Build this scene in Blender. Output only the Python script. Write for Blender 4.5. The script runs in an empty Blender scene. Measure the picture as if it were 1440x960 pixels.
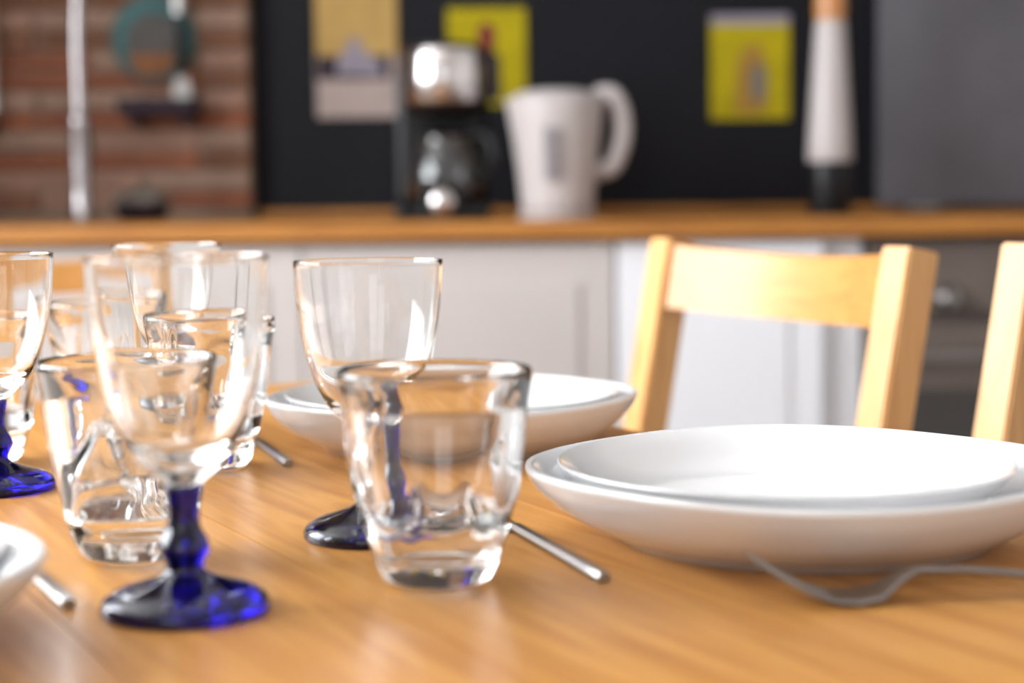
import bpy, bmesh, math, random
from mathutils import Vector, Matrix
random.seed(7)
S = bpy.context.scene
C = S.collection
PI = math.pi

# ---------------------------------------------------------------- camera
TZ = 0.74                                   # table top
CAMZ = TZ + 0.178
cam = bpy.data.cameras.new('camera')
co = bpy.data.objects.new('camera', cam)
C.objects.link(co)
cam.sensor_width = 36
cam.lens = 36 * 2450 / 1440
cam.clip_start = 0.02
cam.dof.use_dof = True
cam.dof.focus_distance = 0.99
cam.dof.aperture_fstop = 3.9
PITCH = math.atan(210 / 2450)
co.matrix_world = (Matrix.Translation((0, 0, CAMZ)) @ Matrix.Rotation(PI / 2 - PITCH, 4, 'X')
                   @ Matrix.Rotation(math.radians(-0.6), 4, 'Z'))
S.camera = co

# ---------------------------------------------------------------- light
w = bpy.data.worlds.new('overcast_sky')
S.world = w
w.use_nodes = True
wn = w.node_tree
bg = wn.nodes['Background']
bg.inputs['Color'].default_value = (0.86, 0.93, 1.0, 1)
bg.inputs['Strength'].default_value = 1.5


def area(name, loc, rot, sx, sy, power, col):
    l = bpy.data.lights.new(name, 'AREA')
    l.shape = 'RECTANGLE'
    l.size, l.size_y = sx, sy
    l.energy = power
    l.color = col
    o = bpy.data.objects.new(name, l)
    o.location = loc
    o.rotation_euler = rot
    C.objects.link(o)
    return o


# daylight in the left window opening; rear one is an added fill lamp
area('daylight_left_window', (-2.08, 1.35, 1.68), (0, -PI / 2, 0), 1.36, 1.9, 118, (0.93, 0.97, 1.0))
area('rear_window_fill', (-0.6, -2.28, 1.68), (PI / 2, 0, 0), 1.5, 1.36, 5, (1.0, 0.96, 0.93))
S.view_settings.view_transform = 'Standard'
S.view_settings.look = 'None'
S.view_settings.gamma = 1
S.view_settings.use_curve_mapping = False
S.view_settings.exposure = 0.3
S.cycles.max_bounces = 24
S.cycles.transmission_bounces = 24
S.cycles.glossy_bounces = 8


# ---------------------------------------------------------------- materials
def nmat(name):
    m = bpy.data.materials.new(name)
    m.use_nodes = True
    return m, m.node_tree, m.node_tree.nodes['Principled BSDF']


def plain(name, col, rough=0.5, metal=0.0, spec=None, var=0.06, scale=14.0, bump=0.0, coat=0.0):
    """colour with a faint procedural mottling"""
    m, t, b = nmat(name)
    tc = t.nodes.new('ShaderNodeTexCoord')
    n = t.nodes.new('ShaderNodeTexNoise')
    n.inputs['Scale'].default_value = scale
    n.inputs['Detail'].default_value = 4
    t.links.new(tc.outputs['Object'], n.inputs['Vector'])
    r = t.nodes.new('ShaderNodeValToRGB')
    r.color_ramp.elements[0].position = 0.3
    r.color_ramp.elements[1].position = 0.7
    r.color_ramp.elements[0].color = [c * (1 - var) for c in col] + [1]
    r.color_ramp.elements[1].color = [min(1, c * (1 + var)) for c in col] + [1]
    t.links.new(n.outputs['Fac'], r.inputs['Fac'])
    t.links.new(r.outputs['Color'], b.inputs['Base Color'])
    b.inputs['Roughness'].default_value = rough
    b.inputs['Metallic'].default_value = metal
    b.inputs['Coat Weight'].default_value = coat
    b.inputs['Coat Roughness'].default_value = 0.06
    if spec is not None:
        b.inputs['Specular IOR Level'].default_value = spec
    if bump:
        bp = t.nodes.new('ShaderNodeBump')
        bp.inputs['Strength'].default_value = bump
        bp.inputs['Distance'].default_value = 0.002
        t.links.new(n.outputs['Fac'], bp.inputs['Height'])
        t.links.new(bp.outputs['Normal'], b.inputs['Normal'])
    return m


def wood(name, light, dark, axis=0, rough=0.38, scale=7.0, coat=0.25, knots=True):
    m, t, b = nmat(name)
    tc = t.nodes.new('ShaderNodeTexCoord')
    oi = t.nodes.new('ShaderNodeObjectInfo')
    ad = t.nodes.new('ShaderNodeVectorMath')
    ad.operation = 'MULTIPLY_ADD'
    ad.inputs[1].default_value = (1, 1, 1)
    cmb = t.nodes.new('ShaderNodeCombineXYZ')
    mul = t.nodes.new('ShaderNodeMath')
    mul.operation = 'MULTIPLY'
    mul.inputs[1].default_value = 13.0
    t.links.new(oi.outputs['Random'], mul.inputs[0])
    for k in range(3):
        t.links.new(mul.outputs[0], cmb.inputs[k])
    t.links.new(tc.outputs['Object'], ad.inputs[0])
    t.links.new(cmb.outputs[0], ad.inputs[2])
    mp = t.nodes.new('ShaderNodeMapping')
    sc = [9.0, 9.0, 9.0]
    sc[axis] = 0.7
    mp.inputs['Scale'].default_value = sc
    t.links.new(ad.outputs[0], mp.inputs['Vector'])
    n = t.nodes.new('ShaderNodeTexNoise')
    n.inputs['Scale'].default_value = scale
    n.inputs['Detail'].default_value = 6
    n.inputs['Distortion'].default_value = 0.9
    t.links.new(mp.outputs[0], n.inputs['Vector'])
    r = t.nodes.new('ShaderNodeValToRGB')
    r.color_ramp.elements[0].position = 0.28
    r.color_ramp.elements[1].position = 0.62
    r.color_ramp.elements[0].color = list(dark) + [1]
    r.color_ramp.elements[1].color = list(light) + [1]
    t.links.new(n.outputs['Fac'], r.inputs['Fac'])
    src = r.outputs['Color']
    if knots:
        mk = t.nodes.new('ShaderNodeMapping')
        s2 = [6.5, 6.5, 6.5]
        s2[axis] = 2.6
        mk.inputs['Scale'].default_value = s2
        t.links.new(ad.outputs[0], mk.inputs['Vector'])
        v = t.nodes.new('ShaderNodeTexVoronoi')
        v.inputs['Scale'].default_value = 1.3
        t.links.new(mk.outputs[0], v.inputs['Vector'])
        kr = t.nodes.new('ShaderNodeValToRGB')
        kr.color_ramp.elements[0].position = 0.05
        kr.color_ramp.elements[1].position = 0.13
        kr.color_ramp.elements[0].color = (0.45, 0.33, 0.25, 1)
        kr.color_ramp.elements[1].color = (1, 1, 1, 1)
        t.links.new(v.outputs['Distance'], kr.inputs['Fac'])
        mx = t.nodes.new('ShaderNodeMix')
        mx.data_type = 'RGBA'
        mx.blend_type = 'MULTIPLY'
        mx.inputs['Factor'].default_value = 0.8
        t.links.new(src, mx.inputs[6])
        t.links.new(kr.outputs['Color'], mx.inputs[7])
        src = mx.outputs[2]
    t.links.new(src, b.inputs['Base Color'])
    b.inputs['Roughness'].default_value = rough
    b.inputs['Coat Weight'].default_value = coat
    b.inputs['Coat Roughness'].default_value = 0.22
    return m


def glass(name, col, ior=1.5, rough=0.0):
    m, t, b = nmat(name)
    b.inputs['Base Color'].default_value = list(col) + [1]
    b.inputs['Transmission Weight'].default_value = 1
    b.inputs['Roughness'].default_value = rough
    b.inputs['IOR'].default_value = ior
    return m


M_table = wood('table_pine', (0.67, 0.325, 0.082), (0.47, 0.19, 0.038), axis=0, rough=0.36)
M_chair = wood('chair_pine', (0.73, 0.405, 0.145), (0.58, 0.28, 0.08), axis=2, rough=0.42)
M_chairx = wood('chair_pine_rail', (0.63, 0.30, 0.078), (0.51, 0.225, 0.052), axis=0, rough=0.42)
M_counter = wood('counter_oak', (0.41, 0.165, 0.026), (0.28, 0.098, 0.014), axis=0, rough=0.5, coat=0.0, knots=False)
M_clear = glass('clear_glass', (0.985, 0.99, 0.99))
M_blue = glass('cobalt_glass', (0.003, 0.0015, 0.11), ior=1.5)
M_plate = plain('white_glazed_ceramic', (0.83, 0.835, 0.85), 0.16, var=0.012, coat=0.4)
M_steel = plain('brushed_steel', (0.33, 0.315, 0.305), 0.3, 1.0, var=0.05, scale=60)
M_chrome = plain('chrome', (0.36, 0.33, 0.335), 0.25, 1.0, var=0.03)
M_band = plain('polished_steel', (0.66, 0.62, 0.62), 0.16, 1.0, var=0.03)
M_black = plain('black_plastic', (0.006, 0.006, 0.007), 0.35, spec=0.25)
M_kettle = plain('kettle_white_plastic', (0.46, 0.42, 0.415), 0.4, var=0.015)
M_greyp = plain('kettle_gauge_grey', (0.22, 0.21, 0.23), 0.3)
M_dark = plain('charcoal_wall_paint', (0.007, 0.007, 0.010), 0.6, spec=0.15, var=0.2, scale=3)
M_white = plain('white_wall_paint', (0.80, 0.78, 0.76), 0.8, var=0.02, scale=3)
M_floor = plain('grey_floor_tile', (0.32, 0.28, 0.25), 0.4, var=0.1, scale=4)
M_cabgrey = plain('cabinet_warm_grey', (0.50, 0.455, 0.44), 0.45, var=0.02, scale=3)  # left-hand fronts, darker and warmer than the right-hand one
M_cabwhite = plain('cabinet_white', (0.76, 0.76, 0.80), 0.4, var=0.015, scale=3)
M_oven = plain('oven_dark_enamel', (0.12, 0.093, 0.08), 0.35, var=0.1)
M_ovenglass = plain('oven_black_glass', (0.05, 0.045, 0.042), 0.15)
M_mortar = plain('lime_mortar', (0.19, 0.135, 0.10), 0.9, var=0.15, scale=20, bump=0.6)
M_bricks = [plain('brick_red', (0.185, 0.058, 0.026), 0.85, var=0.3, scale=22, bump=0.8),
            plain('brick_brown', (0.135, 0.056, 0.027), 0.85, var=0.3, scale=22, bump=0.8),
            plain('brick_pale', (0.23, 0.145, 0.105), 0.85, var=0.2, scale=22, bump=0.8),
            plain('brick_pink', (0.23, 0.128, 0.09), 0.85, var=0.2, scale=22, bump=0.8)]
M_panel = plain('hob_lid_grey_glass', (0.09, 0.087, 0.10), 0.22, var=0.25, scale=3.5)


# ---------------------------------------------------------------- helpers
def link(name, me, mat, parent=None, loc=None):
    o = bpy.data.objects.new(name, me)
    C.objects.link(o)
    if mat:
        me.materials.append(mat)
    if parent:
        o.parent = parent
    if loc:
        o.location = loc
    return o


def obj(name, bm, mat, parent=None, loc=None, smooth=False):
    me = bpy.data.meshes.new(name)
    bmesh.ops.recalc_face_normals(bm, faces=bm.faces)
    bm.to_mesh(me)
    bm.free()
    if smooth:
        for p in me.polygons:
            p.use_smooth = True
    return link(name, me, mat, parent, loc)


def smooth_sharp(o, angle=40):
    me = o.data
    bm = bmesh.new()
    bm.from_mesh(me)
    for e in bm.edges:
        if len(e.link_faces) == 2 and e.calc_face_angle(0) > math.radians(angle):
            e.smooth = False
    for f in bm.faces:
        f.smooth = True
    bm.to_mesh(me)
    bm.free()
    return o


def empty(name, label, cat, loc=(0, 0, 0), rz=0.0, group=None):
    o = bpy.data.objects.new(name, None)
    C.objects.link(o)
    o.location = loc
    o.rotation_euler = (0, 0, rz)
    o.empty_display_size = 0.05
    return tag(o, label, cat, group)


def tag(o, label, cat, group=None):
    o['label'] = label
    o['category'] = cat
    if group:
        o['group'] = group
    return o


def struct(o):
    o['kind'] = 'structure'
    return o


def dup(root, label, loc, rz=None, group=None):
    r = root.copy()
    C.objects.link(r)
    r.location = loc
    if rz is not None:
        r.rotation_euler = (0, 0, rz)
    r['label'] = label
    if group:
        r['group'] = group
    for ch in list(root.children):
        c = ch.copy()
        C.objects.link(c)
        c.parent = r
        for g in list(ch.children):
            d = g.copy()
            C.objects.link(d)
            d.parent = c
    return r


def box(bm, x0, x1, y0, y1, z0, z1, bev=0.0, seg=2):
    vs = [bm.verts.new((x, y, z)) for x in (x0, x1) for y in (y0, y1) for z in (z0, z1)]
    fs = [(0, 1, 3, 2), (4, 6, 7, 5), (0, 4, 5, 1), (2, 3, 7, 6), (0, 2, 6, 4), (1, 5, 7, 3)]
    faces = [bm.faces.new([vs[i] for i in f]) for f in fs]
    if bev:
        es = list({e for f in faces for e in f.edges})
        bmesh.ops.bevel(bm, geom=es, offset=bev, segments=seg, profile=0.5, affect='EDGES', clamp_overlap=True)
    return bm


def bx(name, x0, x1, y0, y1, z0, z1, mat, parent=None, bev=0.0):
    return obj(name, box(bmesh.new(), x0, x1, y0, y1, z0, z1, bev), mat, parent)


def lathe(name, prof, mat, parent=None, seg=64, rad=None, closed=False, loc=None, sharp=60):
    """prof: list of (r, z); r == 0 ends become poles. rad(r, z, phi, i) -> radius"""
    bm = bmesh.new()
    rings = []
    for i, (r, z) in enumerate(prof):
        if r < 1e-7:
            rings.append([bm.verts.new((0, 0, z))])
        else:
            ring = []
            for k in range(seg):
                a = 2 * PI * k / seg
                rr = rad(r, z, a, i) if rad else r
                ring.append(bm.verts.new((rr * math.cos(a), rr * math.sin(a), z)))
            rings.append(ring)
    n = len(rings)
    for i in range(n if closed else n - 1):
        A, B = rings[i], rings[(i + 1) % n]
        for k in range(seg):
            k2 = (k + 1) % seg
            if len(A) == 1 and len(B) == 1:
                continue
            if len(A) == 1:
                bm.faces.new((A[0], B[k], B[k2]))
            elif len(B) == 1:
                bm.faces.new((A[k], A[k2], B[0]))
            else:
                bm.faces.new((A[k], A[k2], B[k2], B[k]))
    o = obj(name, bm, mat, parent, loc)
    return smooth_sharp(o, sharp)


def spline(pts, n=6):
    """Catmull-Rom through 2-D or 3-D points"""
    P = [Vector(p) for p in pts]
    out = []
    for i in range(len(P) - 1):
        a = P[i - 1] if i else P[0] * 2 - P[1]
        b, c = P[i], P[i + 1]
        d = P[i + 2] if i + 2 < len(P) else P[-1] * 2 - P[-2]
        for k in range(n):
            t = k / n
            out.append(0.5 * ((2 * b) + (c - a) * t + (2 * a - 5 * b + 4 * c - d) * t * t
                              + (3 * b - a - 3 * c + d) * t ** 3))
    out.append(P[-1])
    return out


def tube(name, pts, r, mat, parent=None, seg=12, sm=0, flat=1.0):
    P = spline(pts, sm) if sm else [Vector(p) for p in pts]
    bm = bmesh.new()
    rings = []
    up = Vector((0, 0, 1))
    prev = None
    for i, p in enumerate(P):
        t = (P[min(i + 1, len(P) - 1)] - P[max(i - 1, 0)]).normalized()
        if prev is None:
            a = t.cross(up)
            if a.length < 1e-4:
                a = t.cross(Vector((0, 1, 0)))
        else:
            a = prev - t * prev.dot(t)
        a.normalize()
        prev = a
        b = t.cross(a)
        rr = r[min(i, len(r) - 1)] if isinstance(r, (list, tuple)) else r
        rings.append([bm.verts.new(p + a * (rr * math.cos(2 * PI * k / seg)) + b * (rr * flat * math.sin(2 * PI * k / seg)))
                      for k in range(seg)])
    for A, B in zip(rings, rings[1:]):
        for k in range(seg):
            bm.faces.new((A[k], A[(k + 1) % seg], B[(k + 1) % seg], B[k]))
    bm.faces.new(rings[0])
    bm.faces.new(rings[-1])
    return smooth_sharp(obj(name, bm, mat, parent), 50)


def slab(name, outline, y0, y1, mat, parent=None):
    """outline in x, z extruded from y0 to y1"""
    bm = bmesh.new()
    a = [bm.verts.new((x, y0, z)) for x, z in outline]
    b = [bm.verts.new((x, y1, z)) for x, z in outline]
    bm.faces.new(a)
    bm.faces.new(b)
    n = len(a)
    for i in range(n):
        bm.faces.new((a[i], a[(i + 1) % n], b[(i + 1) % n], b[i]))
    return obj(name, bm, mat, parent)


def ell(cx, cz, rx, rz, n=24):
    return [(cx + rx * math.cos(2 * PI * k / n), cz + rz * math.sin(2 * PI * k / n)) for k in range(n)]


# ---------------------------------------------------------------- room shell
XL, XR, YB, YF, HZ = -2.0, 2.1, -2.2, 3.4, 2.5
struct(bx('floor', XL - .1, XR + .1, YB - .1, YF + .1, -0.1, 0, M_floor))
struct(bx('ceiling', XL - .1, XR + .1, YB - .1, YF + .1, HZ, HZ + 0.1, M_white))
struct(bx('wall_back', XL - .1, XR + .1, YF, YF + 0.1, 0, HZ, M_dark))
struct(bx('wall_right', XR, XR + 0.1, YB, YF, 0, HZ, M_white))
bm = bmesh.new()                                            # left wall around its window
for a in ((YB, 0.35, 0, HZ), (2.35, YF, 0, HZ), (0.35, 2.35, 0, 1.0), (0.35, 2.35, 2.36, HZ)):
    box(bm, XL - 0.1, XL, *a)
struct(obj('wall_left', bm, M_white))
struct(bx('added_shade_wall', XL, -1.42, 2.40, 2.50, 0, HZ, M_white))  # unseen wall stub, added to keep window light off the brick corner
bm = bmesh.new()                                            # wall behind the camera around its added fill window
for x0, x1, z0, z1 in ((XL, -1.4, 0, HZ), (0.2, XR, 0, HZ), (-1.4, 0.2, 0, 1.0), (-1.4, 0.2, 2.36, HZ)):
    box(bm, x0, x1, YB - 0.1, YB, z0, z1)
struct(obj('wall_rear', bm, M_white))
bm = bmesh.new()
for y0, y1, z0, z1 in ((.35, .4, 1, 2.36), (2.3, 2.35, 1, 2.36), (.4, 2.3, 1, 1.05), (.4, 2.3, 2.31, 2.36), (1.33, 1.38, 1.05, 2.31)):
    box(bm, XL - 0.06, XL - 0.01, y0, y1, z0, z1, 0.004)
struct(obj('window_1', bm, M_white))
bm = bmesh.new()
for x0, x1, z0, z1 in ((-1.4, -1.35, 1, 2.36), (.15, .2, 1, 2.36), (-1.35, .15, 1, 1.05), (-1.35, .15, 2.31, 2.36), (-.63, -.57, 1.05, 2.31)):
    box(bm, x0, x1, YB - 0.06, YB - 0.01, z0, z1, 0.004)
struct(obj('window_fill', bm, M_white))  # unseen second window, put in for fill

# brick pier on the left of the back wall, every brick a part of it
BX0, BX1, BY = XL, -0.497, YF - 0.055
pier = struct(bx('wall_back_brick', BX0, BX1, BY + 0.008, YF, 0.0, HZ, M_mortar))
brick_meshes = []
for mi, m in enumerate(M_bricks):
    for v in range(2):
        bmk = bmesh.new()
        box(bmk, -0.098, 0.098, 0, 0.03, 0, 0.033, 0.004, 1)
        for vv in bmk.verts:
            vv.co += Vector((random.uniform(-1, 1) * .002, random.uniform(-1, 1) * .0015, random.uniform(-1, 1) * .0015))
        me = bpy.data.meshes.new('brick')
        bmesh.ops.recalc_face_normals(bmk, faces=bmk.faces)
        bmk.to_mesh(me)
        bmk.free()
        me.materials.append(m)
        brick_meshes.append(me)
row = 0
z = 0.893
while z < 1.66:
    red = row % 2 == 0
    x = BX1 - 0.098 - (0.101 if (row // 2) % 2 else 0.0)
    if (row // 2) % 2:                                       # half brick at the corner
        o = bpy.data.objects.new('brick', random.choice(brick_meshes[0:4] if red else brick_meshes[4:8]))
        C.objects.link(o)
        o.parent = pier
        o.scale = (0.47, 1, 1)
        o.location = (BX1 - 0.0465, BY + random.uniform(-.003, .002), z)
        x = BX1 - 0.101 - 0.094
    while x > BX0 + 0.1:
        pool = brick_meshes[0:4] if red else brick_meshes[4:8]
        if random.random() < 0.12:
            pool = brick_meshes
        o = bpy.data.objects.new('brick', random.choice(pool))
        C.objects.link(o)
        o.parent = pier
        o.location = (x, BY + random.uniform(-.004, .003), z)
        x -= 0.202
    row += 1
    z += 0.038

# ---------------------------------------------------------------- kitchen run along the back wall
CZ, CF = 0.872, 2.72
worktop = tag(bx('worktop', XL + 0.01, XR - 0.01, CF, BY - 0.005, CZ - 0.028, CZ, M_counter, None, 0.003),
              'long orange-brown wooden kitchen worktop under the black wall', 'worktop')
up = tag(bx('upstand', -0.49, XR - 0.01, YF - 0.016, YF - 0.001, CZ, CZ + 0.016, M_counter, None, 0.002),
         'thin wooden upstand strip along the foot of the black wall', 'trim')


def cabinet(x0, x1, mat, label, group=None):
    t = empty('base_cabinet', label, 'cabinet', ((x0 + x1) / 2, CF + 0.3, 0), 0, group)
    h = (x1 - x0) / 2
    bx('carcass', -h + .001, h - .001, -0.262, 0.28, 0.10, CZ - 0.032, mat, t)
    bx('plinth', -h + .001, h - .001, -0.22, 0.26, 0.0, 0.10, mat, t)
    d = obj('door', box(box(bmesh.new(), -h + .0015, h - .0015, -0.279, -0.264, 0.105, CZ - 0.036, 0.002),
                        -h + .055, h - .055, -0.283, -0.278, 0.16, CZ - 0.095, 0.003), mat, t)
    kb = lathe('knob', [(0, 0), (.006, 0), (.006, .012), (.014, .017), (.015, .023), (.008, .027), (0, .0275)], M_steel, d, 20)
    kb.rotation_euler = (PI / 2, 0, 0)
    kb.location = (h - .03, -0.279, 0.45)
    return t


xs = [-1.80, -1.31, -0.82, -0.33, 0.163]
cl = ['warm grey base cabinet at the far left end of the run below the brick pier',
      'warm grey base cabinet seen through the left-hand goblets',
      'warm grey base cabinet left of the middle goblet below the coffee maker',
      'warm grey base cabinet behind the middle goblet, below the kettle']
for i in range(4):
    cabinet(xs[i], xs[i + 1], M_cabgrey, cl[i], 'warm grey base cabinets')
cabinet(0.165, 0.492, M_cabwhite, 'white base cabinet seen through the open chair back')
fil = tag(bx('filler_panel', 0.494, 0.556, CF + 0.045, CF + 0.09, 0.0, CZ - 0.032, M_cabwhite),
          'narrow recessed white filler panel between white cabinet and dark oven', 'panel')

# oven on the right of the run
ov = empty('oven', 'dark brown built-in oven under the worktop behind the right-hand chairs', 'oven', (0.86, CF + 0.3, 0))
bx('oven_body', -0.30, 0.30, -0.25, 0.28, 0.0, CZ - 0.032, M_oven, ov)
bx('control_panel', -0.298, 0.298, -0.272, -0.252, 0.722, CZ - 0.036, M_oven, ov, 0.003)
dr = bx('oven_door', -0.298, 0.298, -0.275, -0.252, 0.20, 0.700, M_oven, ov, 0.003)
bx('door_glass', -0.24, 0.24, -0.277, -0.274, 0.30, 0.60, M_ovenglass, dr, 0.001)
tube('door_handle', [(-0.26, -0.276, 0.655), (-0.26, -0.31, 0.655), (0.26, -0.31, 0.655), (0.26, -0.276, 0.655)], 0.008, M_steel, dr)
bx('drawer_front', -0.298, 0.298, -0.272, -0.252, 0.06, 0.19, M_oven, ov, 0.003)
for k in range(4):
    kb = lathe('knob', [(0, 0), (.021, 0), (.021, .008), (.017, .011), (.015, .027), (.012, .030), (0, .030)],
               M_steel, ov, 24)
    kb.rotation_euler = (PI / 2, 0, 0)
    kb.location = (-0.173 + 0.115 * k, -0.272, 0.744)
    pm = bx('pointer', -0.0015, 0.0015, -0.001, 0.014, 0.0295, 0.0315, M_black, kb)

# upright hob lid against the wall
lid = empty('hob_lid', 'raised grey glass hob lid standing upright at the right end of worktop', 'lid', (0.99, YF - 0.06, CZ))
bx('lid_panel', -0.29, 0.29, 0.0, 0.012, 0.012, 0.56, M_panel, lid, 0.003)
for s in (-0.2, 0.2):
    tube('hinge', [(s - 0.03, 0.006, 0.008), (s + 0.03, 0.006, 0.008)], 0.008, M_steel, lid)

# ---------------------------------------------------------------- kettle
kt = empty('kettle', 'white plastic jug kettle with grey water gauge on the worktop', 'kettle', (0.080, 2.98, CZ))
kt.scale = (0.95, 0.95, 0.93)
kprof = [(0, .012), (.060, .012), (.0645, .016), (.0655, .03), (.070, .08), (.0765, .14), (.0815, .185), (.084, .21), (.084, .216),
         (.080, .219), (0, .219)]


def kr(r, z, a, i):                                         # spout swelling on the left
    d = max(0, math.cos(a - PI))
    return r * (1 + 0.08 * d ** 8 * max(0, (z - .12) / .1))


lathe('jug', kprof, M_kettle, kt, 64, kr)
lathe('power_base', [(0, 0), (.068, 0), (.070, .003), (.069, .010), (.062, .0115), (0, .0115)], M_kettle, kt, 48)
lathe('kettle_lid', [(0, .2195), (.074, .2195), (.076, .222), (.070, .229), (.04, .234), (0, .235)], M_kettle, kt, 48)
hp = [(.070, -.0, .222), (.094, 0, .226), (.107, 0, .214), (.117, 0, .18), (.116, 0, .14), (.104, 0, .105), (.092, 0, .090), (.066, 0, .085)]
tube('handle', hp, .0165, M_kettle, kt, 16, 5)
gb = bx('water_gauge', -.012, .012, -.0015, .004, .064, .158, M_greyp, kt, .001)
gb.rotation_euler = (math.radians(6.5), 0, math.radians(-8))
gb.location = (-.0105, -.0680, 0.0075)

# ---------------------------------------------------------------- filter coffee maker
cm = empty('coffee_maker', 'black filter coffee maker with steel band and glass carafe', 'coffee maker', (-0.118, 3.07, CZ))
bx('base', -.082, .086, -.115, .095, 0, .028, M_black, cm, .008)
bx('water_tank', -.085, .085, .02, .095, .0285, .27, M_black, cm, .012)
lathe('filter_housing', [(0, .185), (.055, .185), (.068, .195), (.070, .205)] + [(.071, .21)], M_black, cm, 40, loc=(.005, -.03, 0))
cm.scale = (0.97, 0.97, 0.97)
lathe('steel_band', [(.0, .2055), (.071, .2055), (.0745, .211), (.0745, .296), (.071, .301), (0, .301)], M_band, cm, 40, loc=(.005, -.03, 0))
lathe('top_cover', [(0, .3015), (.066, .3015), (.064, .308), (.02, .315), (0, .315)], M_black, cm, 40, loc=(.005, -.03, 0))
carprof = [(0, .030), (.052, .030), (.060, .036), (.066, .055), (.066, .08), (.058, .11), (.046, .135), (.044, .145),
           (.0415, .145), (.043, .135), (.055, .11), (.063, .08), (.063, .056), (.057, .039), (.05, .0335), (0, .0335)]
cf = lathe('carafe', carprof, M_clear, cm, 48, loc=(.005, -.045, 0))
lathe('coffee', [(0, .0342), (.049, .0342), (.0555, .040), (.0610, .056), (.0612, .072), (0, .072)], M_black, cm, 40, loc=(.005, -.045, 0))
lathe('carafe_lid', [(0, .1455), (.045, .1455), (.047, .152), (.035, .163), (0, .166)], M_black, cm, 40, loc=(.005, -.045, 0))
tube('carafe_handle', [(.052, -.075, .148), (.085, -.10, .142), (.092, -.106, .10), (.072, -.085, .062)], .008, M_black, cm, 10, 5)
sw = lathe('switch', [(0, 0), (.017, 0), (.018, .004), (.014, .009), (0, .011)], M_band, cm, 24)
sw.rotation_euler = (PI / 2, 0, 0)
sw.location = (0.003, -.1255, .031)
sw.scale = (1.25, 1.25, 1)
bx('switch_block', -.034, .040, -.125, -.1155, 0, .060, M_black, cm, .004)

# ---------------------------------------------------------------- tall white tapered canister on its black stand
M_orange = wood('mill_wood', (0.55, 0.24, 0.07), (0.40, 0.15, 0.04), axis=2, knots=False)
mk = empty('pepper_mill', 'tall white tapered mill with wooden top on black foot before black wall', 'mill', (0.566, 3.1, CZ))
mk.scale = (0.83, 0.83, 0.93)
lathe('foot', [(0, 0), (.044, 0), (.046, .004), (.046, .09), (.044, .1005), (0, .1005)], M_black, mk, 40)
lathe('body', [(0, .101), (.046, .101), (.0475, .105), (.046, .14), (.041, .22), (.035, .31), (.031, .365), (0, .365)], M_kettle, mk, 48)
lathe('wooden_head', [(0, .366), (.031, .366), (.033, .39), (.031, .42), (.022, .445), (.02, .46), (.024, .475), (.018, .49), (0, .493)], M_orange, mk, 40)

# ---------------------------------------------------------------- pictures on the black wall
M_yel = plain('poster_yellow', (0.36, 0.29, 0.008), 0.8, spec=0.12, var=0.12, scale=18)
M_tan = plain('poster_tan', (0.40, 0.26, 0.09), 0.8, spec=0.12, var=0.12, scale=18)
M_pap = plain('poster_paper', (0.36, 0.29, 0.27), 0.8, spec=0.12, var=0.08, scale=18)
M_ink = plain('poster_ink', (0.03, 0.022, 0.03), 0.8, spec=0.12)
M_red = plain('poster_dark_red', (0.16, 0.02, 0.03), 0.8, spec=0.12)
M_lil = plain('poster_lilac', (0.24, 0.215, 0.26), 0.8, spec=0.12)
M_org = plain('poster_orange', (0.30, 0.17, 0.035), 0.8, spec=0.12)
M_gry = plain('poster_grey', (0.16, 0.14, 0.12), 0.8, spec=0.12)


def poster(name, label, x, z, wd, ht, base):
    t = empty(name, label, 'poster', (x, YF, z), 0, None)
    t.scale = (0.91, 1, 0.93)
    bx('sheet', -wd / 2, wd / 2, -.004, -.0005, 0, ht, base, t)
    return t


Y0, Y1 = -.0047, -.0041
p1 = poster('wall_poster', 'tan and white poster with a grey pot, left of coffee maker', -0.294, 1.065, 0.172, 0.27, M_pap)
bx('printed_ground', -.086, .086, Y0, Y1, .128, .27, M_tan, p1)
bx('printed_band', -.083, .070, Y0, Y1, .078, .127, M_ink, p1)
slab('printed_pot', [(-.045, .09), (.05, .085), (.055, .10), (.035, .125), (.012, .14), (.004, .165), (-.012, .165), (-.022, .14), (-.04, .12)],
     Y0 - .0007, Y0 - .0001, M_lil, p1)
p2 = poster('wall_poster', 'olive yellow poster with dark red figure, behind coffee maker and kettle', -0.043, 1.085, 0.166, 0.20, M_yel)
slab('printed_figure', ell(.0, .14, .018, .032), Y0, Y1, M_red, p2)
slab('printed_ground', [(-.06, .01), (.03, .01), (.028, .10), (.008, .12), (-.03, .10), (-.05, .11)], Y0, Y1, M_ink, p2)
p3 = poster('wall_poster', 'yellow poster with pale heading strip, beside the tall white mill', 0.465, 1.054, 0.166, 0.215, M_yel)
bx('printed_heading', -.083, .083, Y0, Y1, .194, .215, M_lil, p3)
slab('printed_figure', [(-.035, .015), (-.03, .07), (-.028, .12), (-.01, .15), (.02, .155), (.036, .11), (.04, .03), (.02, .01)], Y0, Y1, M_org, p3)
slab('printed_grey_oval', ell(.017, .075, .017, .042), Y0 - .0007, Y0 - .0001, M_gry, p3)  # grey oval printed over the orange figure

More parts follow.
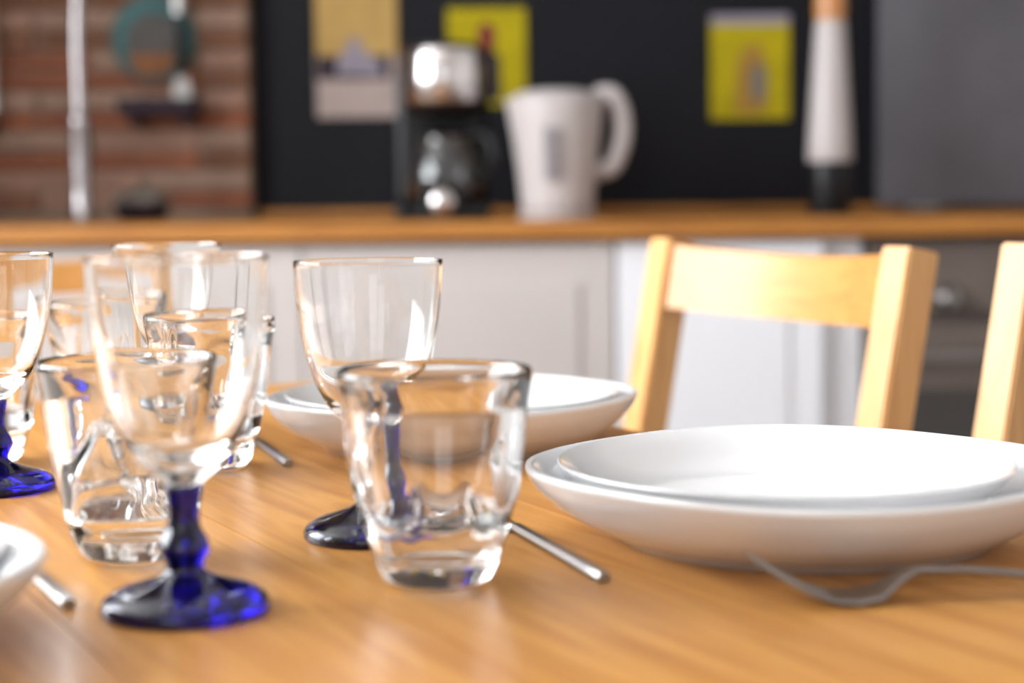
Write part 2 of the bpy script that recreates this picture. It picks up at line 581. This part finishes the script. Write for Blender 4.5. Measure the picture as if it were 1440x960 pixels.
# ---------------------------------------------------------------- things at the brick pier
tp = empty('kitchen_tap', 'tall chrome column tap rising before the brick wall', 'tap', (-0.740, 3.02, CZ))
lathe('tap_body', [(0, 0), (.024, 0), (.025, .006), (.0175, .012), (.0165, .06), (.0175, .10), (.0165, .17), (.018, .178), (.014, .185), (.011, .19), (0, .19)], M_chrome, tp, 32)
tube('spout', [(0, 0, .19), (0, 0, .30), (0, 0, .42), (-.03, -.03, .50), (-.10, -.10, .51), (-.15, -.15, .45), (-.155, -.155, .40)], .0105, M_chrome, tp, 14, 5)
tube('lever', [(0, .016, .10), (0, .03, .112), (0, .05, .13)], [.006, .006, .005, .005, .005, .005, .005], M_chrome, tp, 10, 3)

rail = empty('utensil_rail', 'thin steel utensil rail on brackets high on the brick wall', 'rail', (-0.85, BY, 1.345))
tube('bar', [(-.45, -.03, 0), (.34, -.03, 0)], .005, M_steel, rail)
for s in (-.43, .32):
    tube('bracket', [(s, -.005, 0), (s, -.03, 0)], .006, M_steel, rail)
M_teal = plain('teal_felt', (0.035, 0.095, 0.10), 0.8, var=0.2, scale=40)
M_rust = plain('rust_felt', (0.18, 0.065, 0.018), 0.8, var=0.2, scale=40)
th = empty('pot_holder', 'round teal pot holder with orange segment hanging on the brick wall', 'pot holder', (-0.672, BY - 0.008, 1.215))
d1 = lathe('disc', [(0, -.003), (.078, -.003), (.081, 0), (.078, .003), (0, .003)], M_teal, th, 40)
d1.rotation_euler = (PI / 2, 0, 0)
M_greyfelt = plain('grey_felt', (0.07, 0.065, 0.06), 0.85, var=0.2, scale=40)
slab('grey_centre', ell(0, -.004, .052, .050), -.0048, -.0032, M_greyfelt, th)
slab('orange_segment', [(-.052, -.03), (.04, -.03), (.035, -.055), (.01, -.072), (-.03, -.068)], -.0062, -.0050, M_rust, th)
tube('hanging_loop', [(-.006, 0, .079), (-.007, 0, .098), (.007, 0, .098), (.006, 0, .079)], .002, M_teal, th, 8, 4)

kn = empty('hanging_turner', 'steel turner with black grip hanging before teal pot holder', 'utensil', (-0.620, BY - 0.03, 1.345))
tube('hook', [(0, 0, .007), (0, -.008, .003), (0, -.007, -.012), (0, -.003, -.03)], .002, M_steel, kn, 8, 4)
tube('steel_neck', [(0, -.003, -.03), (0, -.003, -.088)], .011, M_steel, kn, 12, flat=.4)
tube('grip', [(0, -.003, -.089), (.001, -.003, -.13), (.002, -.003, -.19), (.003, -.003, -.205)], [.008, .013, .013, .009], M_black, kn, 12, flat=.6)
slab('blade', [(-.004, -.20), (.010, -.20), (.020, -.225), (.022, -.275), (-.016, -.275), (-.014, -.225)], -.0045, -.002, M_steel, kn)
ld = empty('hanging_ladle', 'slim steel ladle hanging at the far left of the brick wall', 'utensil', (-0.976, BY - 0.03, 1.345))
tube('hook', [(0, 0, .007), (0, -.008, .003), (0, -.007, -.012), (0, -.003, -.03)], .002, M_steel, ld, 8, 4)
tube('stem', [(0, -.003, -.03), (0, -.003, -.23), (.003, -.003, -.265)], .008, M_steel, ld, 10, flat=.4)
lathe('ladle_bowl', [(0, -.305), (.018, -.300), (.028, -.288), (.031, -.272), (.0295, -.272), (.026, -.286), (.017, -.297), (0, -.302)], M_steel, ld, 24, loc=(-.025, -.003, 0))
sp = empty('brick_shelf', 'short dark wooden shelf on the brick wall below the pot holder', 'shelf', (-0.660, BY, 1.085))
bx('board', -.075, .075, -.06, -.006, -.015, .015, M_ink, sp, .002)
for s in (-.05, .05):
    bx('bracket', s - .006, s + .006, -.045, -.006, -.035, -.0155, M_ink, sp)
dish = empty('dark_dish', 'low black dish with lid on worktop beside the chrome tap', 'dish', (-0.665, 3.15, CZ))
lathe('bowl', [(0, 0), (.035, 0), (.046, .012), (.052, .032), (.050, .034), (0, .034)], M_ink, dish, 32)
lathe('lid', [(0, .0345), (.053, .0345), (.052, .040), (.035, .054), (.010, .060), (.011, .07), (0, .072)], M_gry, dish, 32)

# ---------------------------------------------------------------- dining table
U = Vector((0.469, -0.883, 0))                               # along the table, towards the camera
V = Vector((0.883, 0.469, 0))                                # out of the right-hand long side
CORNER = Vector((-0.120, 1.686, 0))                          # far right-hand corner of the top
TROT = math.atan2(U.y, U.x)
TL, PW, NP = 1.95, 0.129, 7
tb = empty('dining_table', 'honey-coloured pine plank dining table laid with plates and glasses', 'table', CORNER, TROT)
# local: +x along the table towards the camera, -y across (away from right-hand side)
for k in range(NP):
    bmk = bmesh.new()
    box(bmk, 0, TL, -(k + 1) * PW + .0004, -k * PW - .0004, TZ - 0.03, TZ, 0)
    obj('plank', bmk, M_table, tb)
W = NP * PW
for nm, a in (('apron', (.06, TL - .06, -.085, -.06)), ('apron', (.06, TL - .06, -W + .06, -W + .085)),
              ('apron', (.06, .085, -W + .086, -.086)), ('apron', (TL - .085, TL - .06, -W + .086, -.086))):
    bx(nm, a[0], a[1], a[2], a[3], TZ - 0.125, TZ - 0.0305, M_table, tb)
for x0 in (.09, TL - .16):
    for y0 in (-.225, -W + .155):
        bx('leg', x0, x0 + .07, y0, y0 + .07, 0, TZ - 0.0305, M_table, tb, .004)


# ---------------------------------------------------------------- chairs
def make_chair(label, loc, rz, top, name='dining_chair', group=None, slat=False, rail_h=.062):
    """local: +x along the width (viewer's right), +y backwards, origin on the floor under the back"""
    t = empty(name, label, 'chair', loc, rz, group)
    lean = math.tan(math.radians(10.5))
    hw, w1, w2 = 0.18, 0.0355, 0.033
    sz = 0.44

    def off(z):
        return (z - top) * lean if z > sz else (sz - top) * lean + (sz - z) * 0.10

    for s in (-1, 1):
        bmp = bmesh.new()
        rings = []
        for z in (0, sz, top):
            y = off(z)
            zz = [z, z, z, z] if z != top else [z, z, z - .006, z - .006]
            pts = [(s * hw - w1 / 2, y - w2 / 2), (s * hw + w1 / 2, y - w2 / 2), (s * hw + w1 / 2, y + w2 / 2), (s * hw - w1 / 2, y + w2 / 2)]
            rings.append([bmp.verts.new((px, py, q)) for (px, py), q in zip(pts, zz)])
        for A, B in zip(rings, rings[1:]):
            for k in range(4):
                bmp.faces.new((A[k], A[(k + 1) % 4], B[(k + 1) % 4], B[k]))
        bmp.faces.new(rings[0])
        bmp.faces.new(rings[-1])
        bmesh.ops.bevel(bmp, geom=[e for e in bmp.edges], offset=.002, segments=2, affect='EDGES')
        obj('post', bmp, M_chair, t)
        # front leg
        bx('leg', s * hw - .018, s * hw + .018, -.42, -.385, 0, sz - .026, M_chair, t, .002)
        bx('side_rail', s * hw - .010, s * hw + .010, -.384, off(sz - .05) - .02, sz - .075, sz - .0255, M_chair, t)

    def bowed(name, zt, hgt, bow, thick=.020):
        bmr = bmesh.new()
        n = 14
        secs = []
        for k in range(n + 1):
            f = k / n
            x = -hw + w1 / 2 + (2 * hw - w1) * f
            b = bow * (1 - (2 * f - 1) ** 2)
            yt, yb = off(zt) + b, off(zt - hgt) + b
            dz = -b * .22
            secs.append([bmr.verts.new(p) for p in ((x, yt - thick / 2, zt + dz), (x, yt + thick / 2, zt + dz),
                                                    (x, yb + thick / 2, zt - hgt + dz * .6), (x, yb - thick / 2, zt - hgt + dz * .6))])
        for A, B in zip(secs, secs[1:]):
            for k in range(4):
                bmr.faces.new((A[k], A[(k + 1) % 4], B[(k + 1) % 4], B[k]))
        bmr.faces.new(secs[0])
        bmr.faces.new(secs[-1])
        return smooth_sharp(obj(name, bmr, M_chairx, t), 35)

    bowed('top_rail', top - .007, rail_h, .030)
    bowed('lower_rail', sz + .12, .05, .016)
    if slat:
        bms = bmesh.new()
        zt, zb = top - rail_h - .006, sz + .118
        box(bms, -.018, .018, -.007, .007, 0, 1)
        for v in bms.verts:
            z = zb + (zt - zb) * v.co.z
            v.co.y += off(z) + .018
            v.co.z = z
        obj('slat', bms, M_chair, t)
    bx('back_seat_rail', -hw + w1 / 2 + .001, hw - w1 / 2 - .001, off(sz - .05) - .010, off(sz - .05) + .010, sz - .075, sz - .0255, M_chairx, t)
    bx('front_seat_rail', -hw + .019, hw - .019, -.412, -.392, sz - .075, sz - .0255, M_chairx, t)
    bx('seat', -hw - .02, hw + .02, -.43, off(sz) - w2 / 2 - .003, sz - .025, sz, M_chairx, t, .006)
    return t


CROT = math.atan2(U.y, U.x)                                  # width runs along the table
c1 = Vector((0.2495, 1.615, 0))
ch1 = make_chair('pine chair with open back, whole top rail in view beyond the near plates', c1, CROT, 0.870)
c2 = c1 + U * (0.36 + 0.129)
ch2 = dup(ch1, 'pine chair cut off by the right edge of the photo, only one post showing', c2 + V * 0.010, CROT)
ch2.scale = (1, 1, 1.006)
ch3 = make_chair('low pine chair at the far end of table, seen through the left glasses', Vector((-0.615, 2.12, 0)), CROT + PI / 2, 0.850, 'low_chair', None, True, .042)


# ---------------------------------------------------------------- plates
def squircle(n, r0, r1):
    smax = (2 * 0.5 ** (n / 2)) ** (-1 / n)

    def f(r, z, a, i):
        s = (abs(math.cos(a)) ** n + abs(math.sin(a)) ** n) ** (-1 / n) / smax
        k = max(0.0, min(1.0, (r - r0) / (r1 - r0)))
        return r * (1 + (s - 1) * k)
    return f


OUT = ([(0, .0035), (.084, .0035), (.086, .0), (.091, .0), (.0935, .0035), (.100, .0055)]
       + [tuple(p) for p in spline([(.104, .0075), (.118, .0155), (.129, .0255), (.1335, .0325), (.1348, .0355)], 4)]
       + [(.1342, .0375), (.1322, .0382), (.1298, .0368)]
       + [tuple(p) for p in spline([(.1265, .0330), (.117, .0225), (.105, .0140), (.092, .0100), (.07, .0088)], 4)] + [(0, .0085)])
INN = ([(0, .003), (.062, .003), (.064, .0), (.068, .0), (.070, .003)]
       + [tuple(p) for p in spline([(.078, .0045), (.096, .0105), (.110, .0205), (.1162, .0275)], 4)]
       + [(.1172, .0292), (.1165, .0303), (.1148, .0298)]
       + [tuple(p) for p in spline([(.1085, .0245), (.096, .0145), (.080, .0085), (.06, .0068)], 4)] + [(0, .0065)])


def big_plate(label, x, y, rz, k=1.0):
    o = lathe('dinner_plate', OUT, M_plate, None, 96, squircle(2.5, .09, .13))
    o.location = (x, y, TZ)
    o.rotation_euler = (0, 0, rz)
    o.scale = (k, k, 1)
    return tag(o, label, 'plate', 'rounded-square dinner plates')


def small_plate(label, x, y):
    o = lathe('side_plate', INN, M_plate, None, 96)
    o.location = (x, y, TZ + .0092)
    return tag(o, label, 'plate', 'round side plates')


big_plate('large rounded-square white plate at right, under the nearest round plate', 0.150, 0.893, 0.76, 1.07)
small_plate('round white plate at right, lying on the large near plate', 0.140, 0.895)
big_plate('large white plate at the far setting, partly behind the tumbler', -0.042, 1.222, 1.0, 0.98)
small_plate('round white plate at the far setting behind tumbler and goblet', -0.043, 1.222)
big_plate('large white plate cut off at lower left corner of the photo', -0.319, 0.665, 0.8)
small_plate('round white plate on the cut-off plate at lower left', -0.319, 0.665)


# ---------------------------------------------------------------- glasses
def make_goblet(label, x, y, bowl=1.0, rz=0.0):
    t = empty('goblet', label, 'goblet', (x, y, TZ), rz, 'blue-stemmed goblets')
    j = .055
    stem = [(0, .0015), (.031, .0012), (.0345, .0), (.0362, .0015), (.0360, .0042)]
    stem += [tuple(p) for p in spline([(.0345, .0066), (.029, .0098), (.0215, .0122), (.0135, .0150), (.0095, .0172), (.0079, .0196),
                                       (.0092, .0236), (.0109, .0276), (.0098, .0320), (.0077, .0358), (.0068, .0400),
                                       (.0071, .0470), (.0083, .0546)], 4)]
    stem += [(.0078, .0552), (0, .0552)]
    lathe('stem', stem, M_blue, t, 48)
    h = .089 * bowl

    def d(f):                                               # height at fraction below the rim
        return j + h * (1 - f / .089)
    ou = [(.0072, j + .0003), (.0100, d(.0868)), (.0140, d(.0835)), (.0190, d(.0785)), (.0236, d(.0725)), (.0285, d(.063)), (.0325, d(.050)),
          (.0352, d(.037)), (.0370, d(.024)), (.0380, d(.011)), (.0385, d(.0012))]
    inn = [(.0375, d(.0012)), (.0369, d(.011)), (.0358, d(.024)), (.0339, d(.037)), (.0310, d(.050)), (.0266, d(.063)),
           (.0207, d(.0720)), (.0145, d(.0765)), (.0075, d(.0780))]
    prof = [(0, j + .0003)] + [tuple(p) for p in spline(ou, 4)] + [(.0383, d(0) - .0001), (.0380, d(0)), (.0377, d(0) - .0001)]
    prof += [tuple(p) for p in spline(inn, 4)] + [(0, d(.0783))]
    lathe('bowl', prof, M_clear, t, 72)
    return t


make_goblet('nearest blue-stemmed goblet, at left in front of the tumblers', -0.1415, 0.737, 1.10)
make_goblet('middle goblet standing alone, its blue foot showing behind the front tumbler', -0.0735, 0.896)
make_goblet('goblet cut off by the left edge, its cobalt stem and foot in view', -0.317, 1.056)
make_goblet('farthest goblet, its rim showing above the rims of the left tumblers', -0.245, 1.240)


def make_tumbler(label, x, y, seed, rz=0.0):
    rnd = random.Random(seed)
    H, rt, rb = .099, .0446, .0275
    knots = [(.0066, .0268), (.012, .0296), (.025, .0342), (.044, .0384), (.062, .0416), (.082, .0437), (.099, .0447), (.110, .0452)]
    curve = spline(knots, 10)

    def rad(z):
        for p, q in zip(curve, curve[1:]):
            if p.x <= z <= q.x:
                return p.y + (q.y - p.y) * (z - p.x) / (q.x - p.x)
        return curve[0].y

    planes = []
    for lev, cnt, tilt in ((.022, 5, -.10), (.048, 5, .06), (.072, 6, .12)):
        a0 = rnd.uniform(0, 6.28)
        for k in range(cnt):
            a = a0 + 2 * PI * k / cnt + rnd.uniform(-.25, .25)
            zc = lev + rnd.uniform(-.008, .008)
            rr = rad(zc)
            depth = rnd.uniform(.0022, .0042)
            slope = -.18 + rnd.uniform(-.55, .55)
            yaw = rnd.uniform(-.38, .38)
            n = Vector((math.cos(a + yaw), math.sin(a + yaw), slope)).normalized()
            p = Vector((math.cos(a) * (rr - depth), math.sin(a) * (rr - depth), zc))
            planes.append((n, n.dot(p) + .0023, n.dot(p) - .0030))

    def facet(r, z, a, i):
        inner = i > NOUT
        lo = .024 if inner else .006
        fade = min(1, max(0, (z - lo) / .012)) * min(1, max(0, (H - .004 - z) / .012))
        if fade <= 0 or r < .02:
            return r
        dirv = Vector((math.cos(a), math.sin(a), 0))
        m = r
        k = .0012 if inner else .0007
        for n, d_out, d_in in planes:
            dd = d_in if inner else d_out
            den = n.x * dirv.x + n.y * dirv.y
            if den > .25:
                q = (dd - n.z * z) / den
                hh = max(0, min(1, .5 + .5 * (q - m) / k))
                m = q * (1 - hh) + m * hh - k * hh * (1 - hh)
        m = max(m, r - (.0050 if inner else .0015))
        return r + (m - r) * fade

    ou = [(.0190, .0005), (.0228, .0016), (.0254, .0042)]
    nz = 44
    for k in range(nz + 1):
        z = .0065 + (H - .0085) * k / nz
        f = z / H
        ou.append((rad(z), min(z, H - .0015)))
    NOUT = len(ou)
    prof = [(0, .0022), (.015, .0018), (.0172, .0006)] + ou + [(rt - .0006, H - .0003), (rt - .0010, H), (rt - .0015, H - .0003)]
    NOUT = 3 + len(ou)
    for k in range(37):
        z = H - .003 - (H - .003 - .020) * k / 36
        f = z / H
        prof.append((rad(z) - .0018 - .0010 * min(1, (H - z) / .026) - .0006 * (1 - f), z))
    rl = prof[-1][0]
    prof += [(rl - .0018, .0165), (rl - .005, .0138), (rl - .011, .0126), (.007, .0128), (0, .0129)]
    o = lathe('tumbler', prof, M_clear, None, 120, facet, sharp=75)
    o.location = (x, y, TZ)
    o.rotation_euler = (0, 0, rz)
    return tag(o, label, 'tumbler', 'dimpled glass tumblers')


make_tumbler('front dimpled tumbler in the middle, beside the large near plate', -0.0352, 0.785, 3, 0.3)
make_tumbler('dimpled tumbler directly behind the nearest goblet', -0.187, 0.846, 5, 1.2)
make_tumbler('dimpled tumbler standing beside the far knife, right of the farthest goblet', -0.198, 1.126, 8, 2.0)
make_tumbler('dimpled tumbler behind the goblet cut off at left', -0.357, 1.160, 13, 0.7)
make_tumbler('dimpled tumbler deepest on the table, beside the farthest goblet', -0.307, 1.315, 21, 2.6)


# ---------------------------------------------------------------- cutlery
def strip(name, sts, mat, parent):
    """sts: (x, y_centre, half_width, z_bottom, thickness)"""
    bm = bmesh.new()
    rings = []
    for x, yc, hw, z, th in sts:
        e = min(hw * .35, th * .5)
        pts = [(-hw, z + th * .5), (-hw + e, z), (hw - e, z), (hw, z + th * .5), (hw - e, z + th), (-hw + e, z + th)]
        rings.append([bm.verts.new((x, yc + a, b)) for a, b in pts])
    for A, B in zip(rings, rings[1:]):
        for k in range(6):
            bm.faces.new((A[k], A[(k + 1) % 6], B[(k + 1) % 6], B[k]))
    bm.faces.new(rings[0])
    bm.faces.new(rings[-1])
    return smooth_sharp(obj(name, bm, mat, parent), 40)


def make_knife(label, end, direction, n=1):
    t = empty('table_knife', label, 'knife', (end[0], end[1], TZ), math.atan2(direction[1], direction[0]), 'steel table knives')
    strip('handle', [(0, 0, .0030, .0006, .0040), (.002, 0, .0036, .0002, .0048), (.02, 0, .0037, .0002, .0050), (.06, 0, .0036, .0006, .0048), (.125, 0, .0032, .001, .0044)], M_steel, t)
    strip('blade', [(.1252, 0, .0034, .001, .0040), (.134, .001, .0060, .0016, .0018), (.16, .001, .0076, .001, .0016), (.195, 0, .0072, .0006, .0014), (.208, -.002, .003, .0004, .0012)], M_steel, t)
    return t


make_knife('steel knife whose handle end lies between front tumbler and near plate', (0.041, 0.782), (-0.32, 0.947))
make_knife('steel knife end showing beside the far tumbler, before the far plate', (-0.147, 1.130), (-0.33, 0.944))
make_knife('steel knife end beside the cut-off plate at lower left', (-0.193, 0.742), (-0.47, 0.883))

fk = empty('fork', 'steel fork with raised tines lying in front of the near plate', 'fork', (0.1465, 0.742, TZ), math.radians(4))
strip('handle', [(-.010, 0, .0130, .0012, .0024), (0, 0, .0138, .0004, .0026), (.010, 0, .0120, .0020, .0026), (.020, 0, .0070, .0085, .0028),
                 (.028, 0, .0034, .0118, .0028), (.05, 0, .0032, .0112, .0028), (.09, 0, .0045, .0075, .0026), (.13, 0, .0070, .0020, .0022), (.146, 0, .0060, .0003, .0020), (.151, 0, .003, .0002, .0016)], M_steel, fk)
for k in range(4):
    yc = -.0102 + .0068 * k
    strip('tine', [(-.0102, yc, .0024, .0012, .0024), (-.020, yc, .0022, .0046, .0020), (-.030, yc * .98, .0017, .0100, .0019),
                   (-.040, yc * .95, .0014, .0165, .0017), (-.046, yc * .93, .0007, .0208, .0011)], M_steel, fk)
